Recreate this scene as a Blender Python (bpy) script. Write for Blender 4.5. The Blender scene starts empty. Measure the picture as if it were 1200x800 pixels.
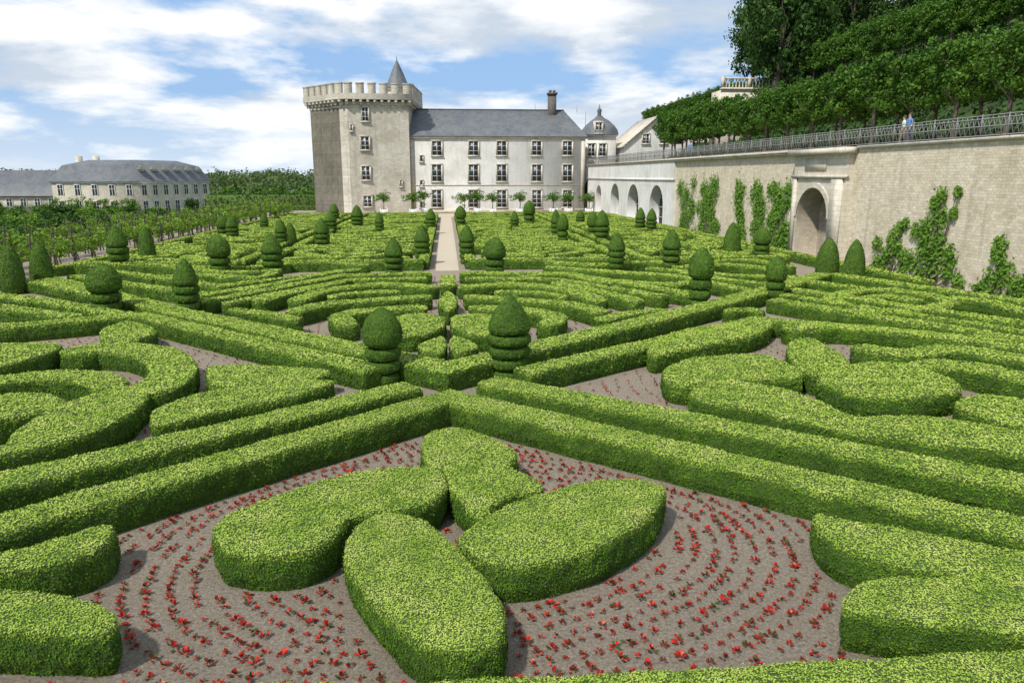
import bpy, math, random
import numpy as np
from math import radians, sin, cos, pi, tan
from mathutils import Vector
from mathutils.geometry import tessellate_polygon
rng=np.random.default_rng(7); random.seed(7)

# ---------------------------------------------------------------- survey
FPX=850.0; PITCH=radians(12.8); YAW=radians(5.11); CH=5.5
def ray(u,v):
    a=u-600.0; b=400.0-v
    fwd=FPX*cos(PITCH)+b*sin(PITCH); up=-FPX*sin(PITCH)+b*cos(PITCH)
    return (a*cos(YAW)+fwd*sin(YAW), fwd*cos(YAW)-a*sin(YAW), up)
def gp(u,v,z=0.0):
    d=ray(u,v); t=(z-CH)/d[2]
    return (d[0]*t,d[1]*t)
def yp(u,v,Y):
    d=ray(u,v); t=Y/d[1]
    return (d[0]*t, CH+d[2]*t)
def wx(y): return 26.0-0.0375*y
def wallp(u,v):
    d=ray(u,v); t=26.0/(d[0]+0.0375*d[1])
    return (d[1]*t, CH+d[2]*t)

# ---------------------------------------------------------------- mesh builder
class MB:
    def __init__(s): s.V=[];s.n=0;s.L=[];s.T=[];s.M=[]
    def add(s,V,F,m=0):
        V=np.asarray(V,float).reshape(-1,3); F=np.asarray(F,dtype=np.int64)
        if F.ndim==1: F=F[None,:]
        s.L.append((F+s.n).ravel()); s.T.append(np.full(len(F),F.shape[1]))
        s.M.append(np.full(len(F),m)); s.V.append(V); s.n+=len(V)
    def box(s,x0,x1,y0,y1,z0,z1,m=0):
        V=[(x0,y0,z0),(x1,y0,z0),(x1,y1,z0),(x0,y1,z0),(x0,y0,z1),(x1,y0,z1),(x1,y1,z1),(x0,y1,z1)]
        s.add(V,[(0,3,2,1),(4,5,6,7),(0,1,5,4),(1,2,6,5),(2,3,7,6),(3,0,4,7)],m)
    def prism(s,P,z0,z1,m=0,top=True):
        n=len(P); V=[(p[0],p[1],z0) for p in P]+[(p[0],p[1],z1) for p in P]
        s.add(V,[(i,(i+1)%n,n+(i+1)%n,n+i) for i in range(n)],m)
        if top: s.add([(p[0],p[1],z1) for p in P],list(range(n)),m)
    def bar(s,a,b,w,d,m=0):
        a=Vector(a);b=Vector(b);t=(b-a).normalized()
        r=Vector((0,0,1)) if abs(t.z)<.9 else Vector((0,1,0))
        x=t.cross(r).normalized(); y=t.cross(x).normalized()
        V=[]
        for p in (a,b):
            for sx,sy in ((-1,-1),(1,-1),(1,1),(-1,1)): V.append(tuple(p+x*sx*w/2+y*sy*d/2))
        s.add(V,[(0,3,2,1),(4,5,6,7),(0,1,5,4),(1,2,6,5),(2,3,7,6),(3,0,4,7)],m)
    def tube(s,pts,rad,k=8,m=0):
        pts=[Vector(p) for p in pts]; V=[]
        for i,p in enumerate(pts):
            t=(pts[min(i+1,len(pts)-1)]-pts[max(i-1,0)]).normalized()
            r=Vector((1,0,0)) if abs(t.x)<.9 else Vector((0,1,0))
            x=t.cross(r).normalized(); y=t.cross(x).normalized()
            for j in range(k):
                a=2*pi*j/k; V.append(tuple(p+(x*cos(a)+y*sin(a))*rad[i]))
        F=[(i*k+j,i*k+(j+1)%k,(i+1)*k+(j+1)%k,(i+1)*k+j) for i in range(len(pts)-1) for j in range(k)]
        s.add(V,F,m)
    def lathe(s,prof,k=24,m=0,c=(0,0,0),jit=0):
        V=[];
        for z,r in prof:
            for j in range(k):
                a=2*pi*j/k; rr=max(r,0.001)*(1+jit*random.uniform(-1,1))
                V.append((c[0]+rr*cos(a),c[1]+rr*sin(a),c[2]+z))
        F=[(i*k+j,i*k+(j+1)%k,(i+1)*k+(j+1)%k,(i+1)*k+j) for i in range(len(prof)-1) for j in range(k)]
        s.add(V,F,m)
        return np.array(V),np.array(F)
    def mesh(s,name,mats,smooth=False):
        me=bpy.data.meshes.new(name)
        V=np.concatenate(s.V);L=np.concatenate(s.L);T=np.concatenate(s.T);M=np.concatenate(s.M)
        me.vertices.add(len(V)); me.vertices.foreach_set('co',V.ravel().astype(np.float32))
        me.loops.add(len(L)); me.loops.foreach_set('vertex_index',L.astype(np.int32))
        me.polygons.add(len(T)); st=np.concatenate([[0],np.cumsum(T)[:-1]])
        me.polygons.foreach_set('loop_start',st.astype(np.int32))
        me.polygons.foreach_set('material_index',M.astype(np.int32))
        for m in mats: me.materials.append(m)
        me.update(calc_edges=True); me.validate()
        if smooth: me.polygons.foreach_set('use_smooth',np.ones(len(me.polygons),bool))
        return me
    def obj(s,name,mats,parent=None,smooth=False):
        o=bpy.data.objects.new(name,s.mesh(name,mats,smooth)); link(o)
        if parent: o.parent=parent
        return o
def link(o): bpy.context.scene.collection.objects.link(o)
def empty(name):
    o=bpy.data.objects.new(name,None); link(o); return o
def inst(name,me,loc,scale=(1,1,1),rz=0):
    o=bpy.data.objects.new(name,me); o.location=loc; o.scale=scale; o.rotation_euler=(0,0,rz); link(o); return o

# ---------------------------------------------------------------- materials
def newmat(name):
    m=bpy.data.materials.new(name); m.use_nodes=True; nt=m.node_tree
    b=nt.nodes['Principled BSDF']; return m,nt,b
def ramp(nt,fac,stops):
    r=nt.nodes.new('ShaderNodeValToRGB'); e=r.color_ramp.elements
    while len(e)<len(stops): e.new(0.5)
    for i,(p,c) in enumerate(stops): e[i].position=p; e[i].color=(*c,1)
    nt.links.new(fac,r.inputs[0]); return r.outputs[0]
def noise(nt,scale,detail=5,coord='Object',rough=.6,vec=None):
    n=nt.nodes.new('ShaderNodeTexNoise'); n.inputs['Scale'].default_value=scale; n.inputs['Detail'].default_value=detail
    n.inputs['Roughness'].default_value=rough
    if vec is None:
        t=nt.nodes.new('ShaderNodeTexCoord'); vec=t.outputs[coord]
    nt.links.new(vec,n.inputs['Vector']); return n.outputs['Fac']
def mix(nt,fac,a,b,mode='MIX'):
    m=nt.nodes.new('ShaderNodeMix'); m.data_type='RGBA'; m.blend_type=mode
    def s(sock,v):
        if isinstance(v,(tuple,list)): sock.default_value=(*v,1)
        elif isinstance(v,(int,float)): sock.default_value=v
        else: nt.links.new(v,sock)
    s(m.inputs[0],fac); s(m.inputs[6],a); s(m.inputs[7],b); return m.outputs[2]
def bump(nt,b,h,strength=.4,dist=.05):
    n=nt.nodes.new('ShaderNodeBump'); n.inputs['Strength'].default_value=strength; n.inputs['Distance'].default_value=dist
    nt.links.new(h,n.inputs['Height']); nt.links.new(n.outputs[0],b.inputs['Normal'])
def simple(name,c,rough=.8,var=.25,scale=3,bs=.2,bd=.02,metal=0):
    m,nt,b=newmat(name); f=noise(nt,scale,6)
    col=ramp(nt,f,[(.3,tuple(x*(1-var) for x in c)),(.7,tuple(min(1,x*(1+var)) for x in c))])
    nt.links.new(col,b.inputs['Base Color']); b.inputs['Roughness'].default_value=rough; b.inputs['Metallic'].default_value=metal
    if bs: bump(nt,b,noise(nt,scale*8,4),bs,bd)
    return m
def leafmat(name,stops,nscale=1.2,zfresh_shade=None,trans=.25,rough=.65,spec=.2,pl=.5,fresh_shade_amt=.22,brown=None):
    """per-leaf random colour + large clump noise"""
    m,nt,b=newmat(name)
    g=nt.nodes.new('ShaderNodeNewGeometry')
    n1=noise(nt,nscale,5,vec=g.outputs['Position'],rough=.7)
    ma=nt.nodes.new('ShaderNodeMath'); ma.operation='MULTIPLY_ADD'
    nt.links.new(g.outputs['Random Per Island'],ma.inputs[0]); ma.inputs[1].default_value=pl
    mb=nt.nodes.new('ShaderNodeMath'); mb.operation='MULTIPLY_ADD'; nt.links.new(n1,mb.inputs[0]); mb.inputs[1].default_value=1.3; mb.inputs[2].default_value=-.4+(.5-pl)/2
    nt.links.new(mb.outputs[0],ma.inputs[2])
    fac=ma.outputs[0]
    if zfresh_shade:  # fresh growth on top, plus side shade deepened in the leaf colour by height
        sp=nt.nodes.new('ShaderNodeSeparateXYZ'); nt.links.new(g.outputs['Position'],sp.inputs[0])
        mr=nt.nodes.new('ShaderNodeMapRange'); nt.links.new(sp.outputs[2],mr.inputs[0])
        mr.inputs[1].default_value=zfresh_shade[0]; mr.inputs[2].default_value=zfresh_shade[1]; mr.inputs[3].default_value=-fresh_shade_amt; mr.inputs[4].default_value=fresh_shade_amt
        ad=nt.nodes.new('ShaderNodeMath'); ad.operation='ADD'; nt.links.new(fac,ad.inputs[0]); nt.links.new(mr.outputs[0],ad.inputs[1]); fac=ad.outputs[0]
    col=ramp(nt,fac,stops)
    if brown:
        n4=noise(nt,3.1,4,vec=g.outputs['Position'],rough=.75)
        col=mix(nt,ramp(nt,n4,[(.64,(0,0,0)),(.78,(.6,.6,.6))]),col,brown)
    nt.links.new(col,b.inputs['Base Color']); b.inputs['Roughness'].default_value=rough
    b.inputs['Specular IOR Level'].default_value=spec
    if trans>0:
        tr=nt.nodes.new('ShaderNodeBsdfTranslucent'); nt.links.new(col,tr.inputs[0])
        mx=nt.nodes.new('ShaderNodeMixShader'); mx.inputs[0].default_value=trans
        nt.links.new(b.outputs[0],mx.inputs[1]); nt.links.new(tr.outputs[0],mx.inputs[2])
        nt.links.new(mx.outputs[0],nt.nodes['Material Output'].inputs[0])
    return m
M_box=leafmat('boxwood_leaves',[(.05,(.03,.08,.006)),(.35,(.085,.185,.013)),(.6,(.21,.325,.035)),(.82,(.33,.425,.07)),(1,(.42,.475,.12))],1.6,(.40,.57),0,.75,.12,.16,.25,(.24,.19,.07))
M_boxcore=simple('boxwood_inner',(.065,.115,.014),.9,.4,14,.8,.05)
M_topi=leafmat('topiary_leaves',[(.1,(.025,.065,.006)),(.5,(.065,.15,.010)),(.95,(.17,.29,.025))],2.5,None,0,.75,.15,.35)
M_lime=leafmat('lime_leaves',[(.1,(.022,.065,.007)),(.5,(.06,.145,.013)),(.95,(.155,.27,.03))],.5)
M_dark=leafmat('forest_leaves',[(.1,(.014,.04,.006)),(.5,(.035,.085,.012)),(.95,(.08,.15,.025))],.22)
M_vine=leafmat('vine_leaves',[(.1,(.09,.17,.015)),(.5,(.20,.34,.035)),(.95,(.36,.48,.08))],.8,None,.35)
M_creep=leafmat('climber_leaves',[(.1,(.05,.12,.01)),(.5,(.12,.24,.025)),(.95,(.22,.36,.05))],1.5)
M_far=leafmat('distant_leaves',[(.1,(.05,.09,.025)),(.5,(.10,.15,.045)),(.95,(.17,.22,.07))],.05)
M_bark=simple('bark',(.10,.08,.06),.9,.3,6,.6,.03)
M_red=leafmat('begonia_leaves',[(.0,(.05,.11,.02)),(.25,(.06,.055,.02)),(.36,(.18,.018,.012)),(.7,(.40,.020,.013)),(.93,(.58,.05,.03)),(1,(.66,.2,.13))],6,None,.1,.7,.1,.8)
def mslate():
    m,nt,b=newmat('slate_roof')
    t=nt.nodes.new('ShaderNodeTexCoord'); mp=nt.nodes.new('ShaderNodeMapping'); nt.links.new(t.outputs['Object'],mp.inputs[0])
    mp.inputs['Rotation'].default_value=(radians(90),0,0)
    br=nt.nodes.new('ShaderNodeTexBrick'); nt.links.new(mp.outputs[0],br.inputs[0]); br.inputs['Scale'].default_value=1.6
    br.inputs['Color1'].default_value=(.065,.078,.10,1); br.inputs['Color2'].default_value=(.115,.13,.155,1); br.inputs['Mortar'].default_value=(.04,.045,.055,1)
    br.inputs['Mortar Size'].default_value=.02
    n=noise(nt,.6,7,rough=.75); f=ramp(nt,n,[(.35,(0,0,0)),(.7,(.85,.85,.85))]); c=mix(nt,f,br.outputs[0],(.17,.17,.15)); nt.links.new(c,b.inputs['Base Color']); b.inputs['Roughness'].default_value=.6
    return m
M_slate=mslate()
def mstone(name,c1,c2,stain,sc=1.0,brick=True,bsz=1.3,mort=.8,streak=.45):
    m,nt,b=newmat(name)
    g=nt.nodes.new('ShaderNodeNewGeometry')
    sp=nt.nodes.new('ShaderNodeSeparateXYZ'); nt.links.new(g.outputs['Position'],sp.inputs[0])
    ad=nt.nodes.new('ShaderNodeMath'); nt.links.new(sp.outputs[0],ad.inputs[0]); nt.links.new(sp.outputs[1],ad.inputs[1])
    cb=nt.nodes.new('ShaderNodeCombineXYZ'); nt.links.new(ad.outputs[0],cb.inputs[0]); nt.links.new(sp.outputs[2],cb.inputs[1])
    n1=noise(nt,.35*sc,8,vec=g.outputs['Position'],rough=.7)
    n2=noise(nt,2.2*sc,6,vec=g.outputs['Position'],rough=.75)
    col=ramp(nt,n2,[(.3,c1),(.7,c2)])
    col=mix(nt,ramp(nt,n1,[(.45,(0,0,0)),(.68,(.85,.85,.85))]),col,stain)
    mp=nt.nodes.new('ShaderNodeMapping'); nt.links.new(g.outputs['Position'],mp.inputs[0]); mp.inputs['Scale'].default_value=(1.6,1.6,.12)
    n3=noise(nt,1.2,5,vec=mp.outputs[0]); col=mix(nt,ramp(nt,n3,[(.52,(0,0,0)),(.76,(streak,)*3)]),col,tuple(x*.5 for x in stain))
    if brick:
        br=nt.nodes.new('ShaderNodeTexBrick'); nt.links.new(cb.outputs[0],br.inputs[0]); br.inputs['Scale'].default_value=bsz
        br.inputs['Color1'].default_value=(1,1,1,1); br.inputs['Color2'].default_value=(.80,.77,.71,1); br.inputs['Mortar'].default_value=(.72,.67,.58,1); br.inputs['Mortar Size'].default_value=.022
        br.inputs['Mortar Smooth'].default_value=.4
        col=mix(nt,mort,col,br.outputs[0],'MULTIPLY')
    nt.links.new(col,b.inputs['Base Color']); b.inputs['Roughness'].default_value=.9
    bump(nt,b,noise(nt,7*sc,6,vec=g.outputs['Position']),.5,.05)
    return m
M_wall=mstone('rubble_limestone',(.58,.50,.37),(.80,.73,.59),(.56,.48,.35),1.6,True,1.7,1.0,.5)
M_ash=mstone('ashlar_limestone',(.58,.52,.42),(.71,.66,.56),(.46,.41,.32),1,True,.8,.7)
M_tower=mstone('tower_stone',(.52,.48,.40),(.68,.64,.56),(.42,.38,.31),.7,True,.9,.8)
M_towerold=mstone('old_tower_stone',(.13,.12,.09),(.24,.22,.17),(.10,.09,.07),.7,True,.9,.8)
M_plaster=mstone('white_render',(.64,.62,.57),(.76,.74,.70),(.53,.50,.44),.8,False)
M_glass=simple('window_glass',(.025,.03,.035),.35,.3,1,0)
M_frame=simple('window_frame',(.66,.65,.61),.6,.06,3,0)
M_iron=simple('painted_iron',(.20,.20,.19),.5,.2,6,0)
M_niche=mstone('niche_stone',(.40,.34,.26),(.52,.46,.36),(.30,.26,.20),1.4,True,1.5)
def msoil():
    m,nt,b=newmat('garden_soil'); g=nt.nodes.new('ShaderNodeNewGeometry'); P=g.outputs['Position']
    n1=noise(nt,.9,6,vec=P); n2=noise(nt,18,8,vec=P,rough=.85)
    c=ramp(nt,n2,[(.34,(.10,.082,.058)),(.48,(.27,.228,.172)),(.66,(.47,.41,.325))])
    c=mix(nt,ramp(nt,n1,[(.38,(0,0,0)),(.7,(.45,.45,.45))]),c,(.23,.19,.14))
    vo=nt.nodes.new('ShaderNodeTexVoronoi'); vo.inputs['Scale'].default_value=30; nt.links.new(P,vo.inputs['Vector'])
    c=mix(nt,ramp(nt,vo.outputs['Distance'],[(.1,(.5,.5,.5)),(.4,(0,0,0))]),c,(.50,.445,.355))
    nt.links.new(c,b.inputs['Base Color']); b.inputs['Roughness'].default_value=.95; b.inputs['Specular IOR Level'].default_value=.1
    bump(nt,b,n2,1,.06); return m
M_soil=msoil()
M_gravel=simple('pale_gravel',(.46,.39,.29),.95,.25,12,.6,.02)
M_grass=simple('grass',(.07,.11,.025),.95,.35,.4,.5,.05)
M_hill=simple('hill_undergrowth',(.035,.06,.015),.95,.4,.8,.8,.2)

# ---------------------------------------------------------------- leaves
def nrm(a): return a/np.maximum(np.linalg.norm(a,axis=1,keepdims=True),1e-9)
def leaves(mb,P,N,s,tilt=.8,m=0,asp=.62,off=.0):
    n=len(P)
    if n==0: return
    N=nrm(N+tilt*rng.normal(size=(n,3))*.6)
    R=rng.normal(size=(n,3)); T=nrm(np.cross(N,R)); B=np.cross(N,T)
    sz=(s if np.ndim(s) else np.full(n,s))*rng.uniform(.6,1.25,n); a=(sz*.62)[:,None]; b=a*asp
    P=P+N*(rng.uniform(-.5,1,n)*off)[:,None]
    V=np.stack([P-T*a,P-B*b+N*b*.25,P+T*a,P+B*b+N*b*.25],1).reshape(-1,3)
    F=np.arange(n*4).reshape(n,4); mb.add(V,F,m)
def sample(V,T,n):
    a=V[T[:,0]];b=V[T[:,1]];c=V[T[:,2]]
    cr=np.cross(b-a,c-a); ar=.5*np.linalg.norm(cr,axis=1); tot=ar.sum()
    n=int(n*tot)
    if n<1: return np.zeros((0,3)),np.zeros((0,3))
    idx=rng.choice(len(T),n,p=ar/tot); r1=np.sqrt(rng.random(n)); r2=rng.random(n)
    P=a[idx]*(1-r1)[:,None]+b[idx]*(r1*(1-r2))[:,None]+c[idx]*(r1*r2)[:,None]
    return P,nrm(cr[idx])
def cloud(mb,centres,rad,per,s,m=0,flat=1.0,tilt=.9):
    C=np.repeat(np.asarray(centres,float),per,0); R=np.repeat(np.asarray(rad,float)*np.ones(len(centres)),per)
    D=nrm(rng.normal(size=C.shape)); rr=R*rng.uniform(.45,1.08,len(C))
    P=C+D*rr[:,None]*np.array([1,1,flat]); leaves(mb,P,D,s,tilt,m)

# ---------------------------------------------------------------- hedges
def catmull(P,closed,step):
    P=np.asarray(P,float); n=len(P); out=[]
    rngi=range(n) if closed else range(n-1)
    for i in rngi:
        if closed: p0,p1,p2,p3=P[(i-1)%n],P[i],P[(i+1)%n],P[(i+2)%n]
        else: p0,p1,p2,p3=P[max(i-1,0)],P[i],P[i+1],P[min(i+2,n-1)]
        k=max(2,int(np.linalg.norm(p2-p1)/step))
        for j in range(k):
            t=j/k; out.append(.5*((2*p1)+(-p0+p2)*t+(2*p0-5*p1+4*p2-p3)*t*t+(-p0+3*p1-3*p2+p3)*t**3))
    if not closed: out.append(P[-1])
    return np.array(out)
def ccw(P):
    a=np.sum(P[:,0]*np.roll(P[:,1],-1)-np.roll(P[:,0],-1)*P[:,1]); return P if a>0 else P[::-1]
HP=[]
def fbm2(x,y):
    return .5*np.sin(x*3.1+1.3*np.sin(y*2.3))+.5*np.sin(y*3.7+1.7*np.sin(x*1.9+1))+.35*np.sin(x*9.1+y*7.3)
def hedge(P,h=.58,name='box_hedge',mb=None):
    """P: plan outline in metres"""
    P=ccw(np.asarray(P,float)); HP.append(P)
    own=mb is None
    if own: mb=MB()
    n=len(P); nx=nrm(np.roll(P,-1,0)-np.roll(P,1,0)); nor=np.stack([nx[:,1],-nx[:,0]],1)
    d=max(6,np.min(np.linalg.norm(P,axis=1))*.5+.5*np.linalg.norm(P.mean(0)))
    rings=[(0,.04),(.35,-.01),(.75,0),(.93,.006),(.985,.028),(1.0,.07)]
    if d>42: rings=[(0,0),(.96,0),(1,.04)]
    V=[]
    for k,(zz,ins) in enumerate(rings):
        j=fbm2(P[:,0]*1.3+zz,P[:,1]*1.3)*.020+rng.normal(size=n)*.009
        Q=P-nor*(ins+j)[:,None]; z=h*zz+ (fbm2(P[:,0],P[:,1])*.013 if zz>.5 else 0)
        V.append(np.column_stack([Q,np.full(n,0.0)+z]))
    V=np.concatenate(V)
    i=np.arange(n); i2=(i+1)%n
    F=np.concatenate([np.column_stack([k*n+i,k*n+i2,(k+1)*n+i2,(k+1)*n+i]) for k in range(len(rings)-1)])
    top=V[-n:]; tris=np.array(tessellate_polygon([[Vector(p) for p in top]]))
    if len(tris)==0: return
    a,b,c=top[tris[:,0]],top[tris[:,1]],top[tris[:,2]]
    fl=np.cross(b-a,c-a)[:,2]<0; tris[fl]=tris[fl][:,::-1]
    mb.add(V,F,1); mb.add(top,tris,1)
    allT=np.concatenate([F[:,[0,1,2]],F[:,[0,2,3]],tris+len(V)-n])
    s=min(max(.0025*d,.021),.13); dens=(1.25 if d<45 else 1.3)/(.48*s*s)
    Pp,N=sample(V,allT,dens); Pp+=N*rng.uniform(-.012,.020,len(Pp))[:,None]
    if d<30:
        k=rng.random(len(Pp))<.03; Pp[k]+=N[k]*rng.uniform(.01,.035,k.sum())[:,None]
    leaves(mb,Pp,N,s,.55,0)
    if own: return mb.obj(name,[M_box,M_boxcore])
def shape(px,z=.58,smooth=True,h=None,**k):
    W=np.array([gp(u,v,z) for u,v in px]); d=np.linalg.norm(W.mean(0)); st=.10 if d<14 else .22
    if smooth: W=catmull(W,True,st)
    return hedge(W,z,**k)
def strokeW(W,w,taper=0,z=.55,closed=False,mb=None,step=.25,sm=True):
    W=np.asarray(W,float)
    C=catmull(W,closed,step) if sm else np.concatenate([np.linspace(W[i],W[i+1],max(2,int(np.linalg.norm(W[i+1]-W[i])/step)),endpoint=False) for i in range(len(W)-1)]+[W[-1:]])
    t=nrm(np.gradient(C,axis=0)); no=np.column_stack([-t[:,1],t[:,0]])
    q=np.linspace(0,1,len(C)); ww=np.full(len(C),w/2)
    if taper: ww=w/2*(1-taper*np.abs(2*q-1)**2)
    if sm and not closed:
        ww=ww*np.clip(np.sqrt(np.minimum(q,1-q)*len(C)*step/(w*.5)+.15),0,1)
    A=C+no*ww[:,None]; B=C-no*ww[:,None]
    hedge(np.concatenate([A,B[::-1]]),z,mb=mb)
def stroke(px,w,taper=0,z=.58,**k): strokeW([gp(u,v,z) for u,v in px],w,taper,z,**k)
def stripW(W,w=.75,z=.58,mb=None):
    W=np.array(W,float); n=len(W); A=[];B=[]
    for i in range(n):
        if i in(0,n-1):
            t=W[1]-W[0] if i==0 else W[-1]-W[-2]; t=t/np.linalg.norm(t); o=np.array([-t[1],t[0]])*w/2
        else:
            t1=W[i]-W[i-1]; t1/=np.linalg.norm(t1); t2=W[i+1]-W[i]; t2/=np.linalg.norm(t2)
            n1=np.array([-t1[1],t1[0]]); n2=np.array([-t2[1],t2[0]]); o=(n1+n2); o=o/np.dot(o,n1)*w/2
        A.append(W[i]+o);B.append(W[i]-o)
    P=np.array(A+B[::-1]); d=np.linalg.norm(W,axis=1).min(); st=.15 if d<25 else .5
    R=[]
    for i in range(len(P)):
        a=P[i];b=P[(i+1)%len(P)]; k=max(1,int(np.linalg.norm(b-a)/st)); R+= [a+(b-a)*j/k for j in range(k)]
    hedge(np.array(R),z,mb=mb)
def strip(px,w=.75,z=.58,mb=None): stripW([gp(u,v,z) for u,v in px],w,z,mb)

# foreground parterre
shape([(494,517),(508,504),(540,502),(575,512),(606,530),(598,545),(625,558),(636,573),(606,578),(578,590),(566,607),(545,590),(528,568),(520,552),(500,538)])
shape([(250,622),(262,605),(300,588),(350,570),(400,556),(450,547),(500,546),(521,557),(517,578),(490,592),(440,599),(410,606),(398,622),(370,640),(330,648),(280,647),(257,640)])
shape([(405,645),(412,622),(432,606),(465,600),(500,610),(530,634),(545,655),(570,680),(588,710),(590,745),(572,757),(530,760),(485,745),(450,715),(425,688),(410,665)])
shape([(535,632),(560,610),(600,590),(650,573),(700,562),(750,560),(775,567),(778,580),(765,600),(740,620),(700,640),(650,655),(600,661),(575,657),(553,645)])
shape([(-90,640),(0,645),(60,632),(110,617),(131,614),(132,628),(110,645),(60,660),(0,668),(-90,672)])
shape([(-90,690),(0,690),(60,692),(108,704),(133,722),(128,738),(80,741),(0,738),(-90,738)])
shape([(957,600),(1000,610),(1060,619),(1130,632),(1200,643),(1290,653),(1290,692),(1200,685),(1120,672),(1050,658),(990,640),(960,620)])
shape([(990,700),(1010,682),(1070,675),(1140,677),(1290,690),(1290,750),(1200,740),(1100,728),(1020,718),(992,711)])
strip([(-150,823),(480,816),(800,800),(1350,768)],.45)
strip([(-150,654),(527,463),(1350,652)],.78)
strip([(-150,597),(484,450)],.78)
strip([(570,444),(1350,592)],.78)
strip([(440,431),(165,368),(-100,390)],.75)
strip([(612,434),(890,373),(1300,408)],.75)
strip([(55,325),(205,363),(525,429),(838,355),(965,320)],.95)
# left compartment
shape([(178,482),(200,470),(260,455),(330,446),(390,446),(350,462),(280,476),(220,490),(182,498)])
shape([(243,440),(246,429),(300,427),(385,434),(365,443),(300,449),(250,451)])
shape([(120,386),(150,376),(180,384),(178,392),(150,399),(122,397)])
shape([(-70,408),(0,402),(66,402),(64,411),(30,421),(0,429),(-70,434)])
stroke([(75,414),(120,406),(178,411),(203,427),(192,447),(160,458)],1.15)
stroke([(-70,448),(0,444),(60,438),(110,441),(135,452)],.9)
shape([(0,522),(20,502),(60,479),(110,460),(150,452),(170,455),(172,466),(150,486),(110,504),(50,521),(0,532),(-70,545),(-70,528)])
shape([(-70,472),(0,462),(50,460),(76,468),(56,480),(0,490),(-70,499)])
# right compartment
shape([(762,401),(800,386),(850,379),(902,376),(893,389),(850,399),(800,409),(765,415)])
shape([(780,430),(820,418),(890,415),(925,426),(940,440),(885,444),(830,449),(785,446)])
shape([(812,454),(860,446),(920,455),(962,470),(1000,487),(1050,486),(1120,491),(1200,506),(1290,520),(1290,545),(1200,530),(1120,521),(1050,511),(1000,508),(950,495),(880,478),(820,468)])
shape([(958,440),(1000,426),(1060,425),(1118,445),(1122,458),(1060,465),(990,459)])
shape([(925,402),(950,396),(990,418),(988,436),(952,438),(928,422)])
stroke([(920,384),(980,381),(1060,388),(1130,396),(1200,405),(1290,415)],.8)
stroke([(1000,404),(1060,412),(1120,408),(1200,419),(1290,430)],.9)
stroke([(1070,428),(1130,427),(1200,441),(1290,455)],1.0)
shape([(1120,470),(1160,462),(1290,484),(1290,512),(1200,498),(1150,487)])
# far triangle
for sg in (1,-1):
    def X(l): return [((u if sg==1 else 1050-u),v) for u,v in l]
    stroke(X([(512,336),(450,332),(385,339),(345,352)]),.85)
    stroke(X([(340,365),(385,355),(450,350),(505,346)]),.8)
    stroke(X([(410,381),(400,369),(440,362),(500,359)]),.8)
    shape(X([(440,380),(480,368),(517,370),(519,382),(490,392),(455,390)]))
    shape(X([(490,404),(519,394),(521,410),(508,413)]))
    stroke(X([(300,352),(340,342),(400,330)]),.7)
    stroke(X([(270,362),(310,366),(350,374)]),.6); stroke(X([(470,341),(420,342),(385,347)]),.55)
strip([(235,353),(400,322),(505,319)],.7)
strip([(815,344),(665,320),(540,319)],.7)
strip([(265,354),(410,327),(500,325)],.5); strip([(780,346),(650,326),(545,325)],.5)
shape([(514,352),(525,341),(536,352),(525,364)]); stroke([(525,322),(525,334)],.7)
# outer left and right fields
strip([(-100,333),(60,352),(148,368)],.7); strip([(-100,318),(50,330),(150,352)],.6)
strip([(-100,352),(0,358),(90,370)],.6); stroke([(-80,342),(0,346),(40,352)],.5)
strip([(85,322),(240,344),(330,331)],.6); strip([(110,314),(260,334),(420,315)],.6)
stroke([(170,325),(230,321),(300,324),(320,318)],.6); stroke([(280,340),(330,330),(400,316)],.5)
stroke([(130,308),(200,311),(260,318),(330,316)],.7); stroke([(60,312),(120,306),(180,303),(240,306)],.7); stroke([(300,308),(380,306),(430,310)],.7); stroke([(220,312),(290,312),(340,308)],.6)
strip([(905,350),(1200,396),(1350,419)],.7); strip([(928,338),(1200,377),(1350,398)],.7)
strip([(918,344),(1200,387),(1350,409)],.45)
strip([(975,320),(1200,352),(1350,372)],.7); strip([(950,329),(1010,337)],.6)
stroke([(985,355),(978,346),(1030,338),(1090,345),(1112,354),(1060,363),(1000,361)],.75)
stroke([(1010,351),(1040,346),(1080,352)],.8); stroke([(1110,347),(1160,353),(1200,362),(1280,372)],.8)
strip([(890,341),(790,322),(640,312)],.6); strip([(945,324),(860,322),(760,313)],.6); stroke([(720,328),(790,332),(830,324)],.7)
stroke([(610,323),(660,320),(700,328),(760,333)],.7); stroke([(800,318),(860,328),(905,332)],.6)
stroke([(640,306),(700,309),(760,306),(800,309)],.7); stroke([(790,313),(850,309),(910,315)],.7); stroke([(830,306),(880,304),(930,312)],.6)
stroke([(850,364),(875,361),(895,364)],.5)

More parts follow.
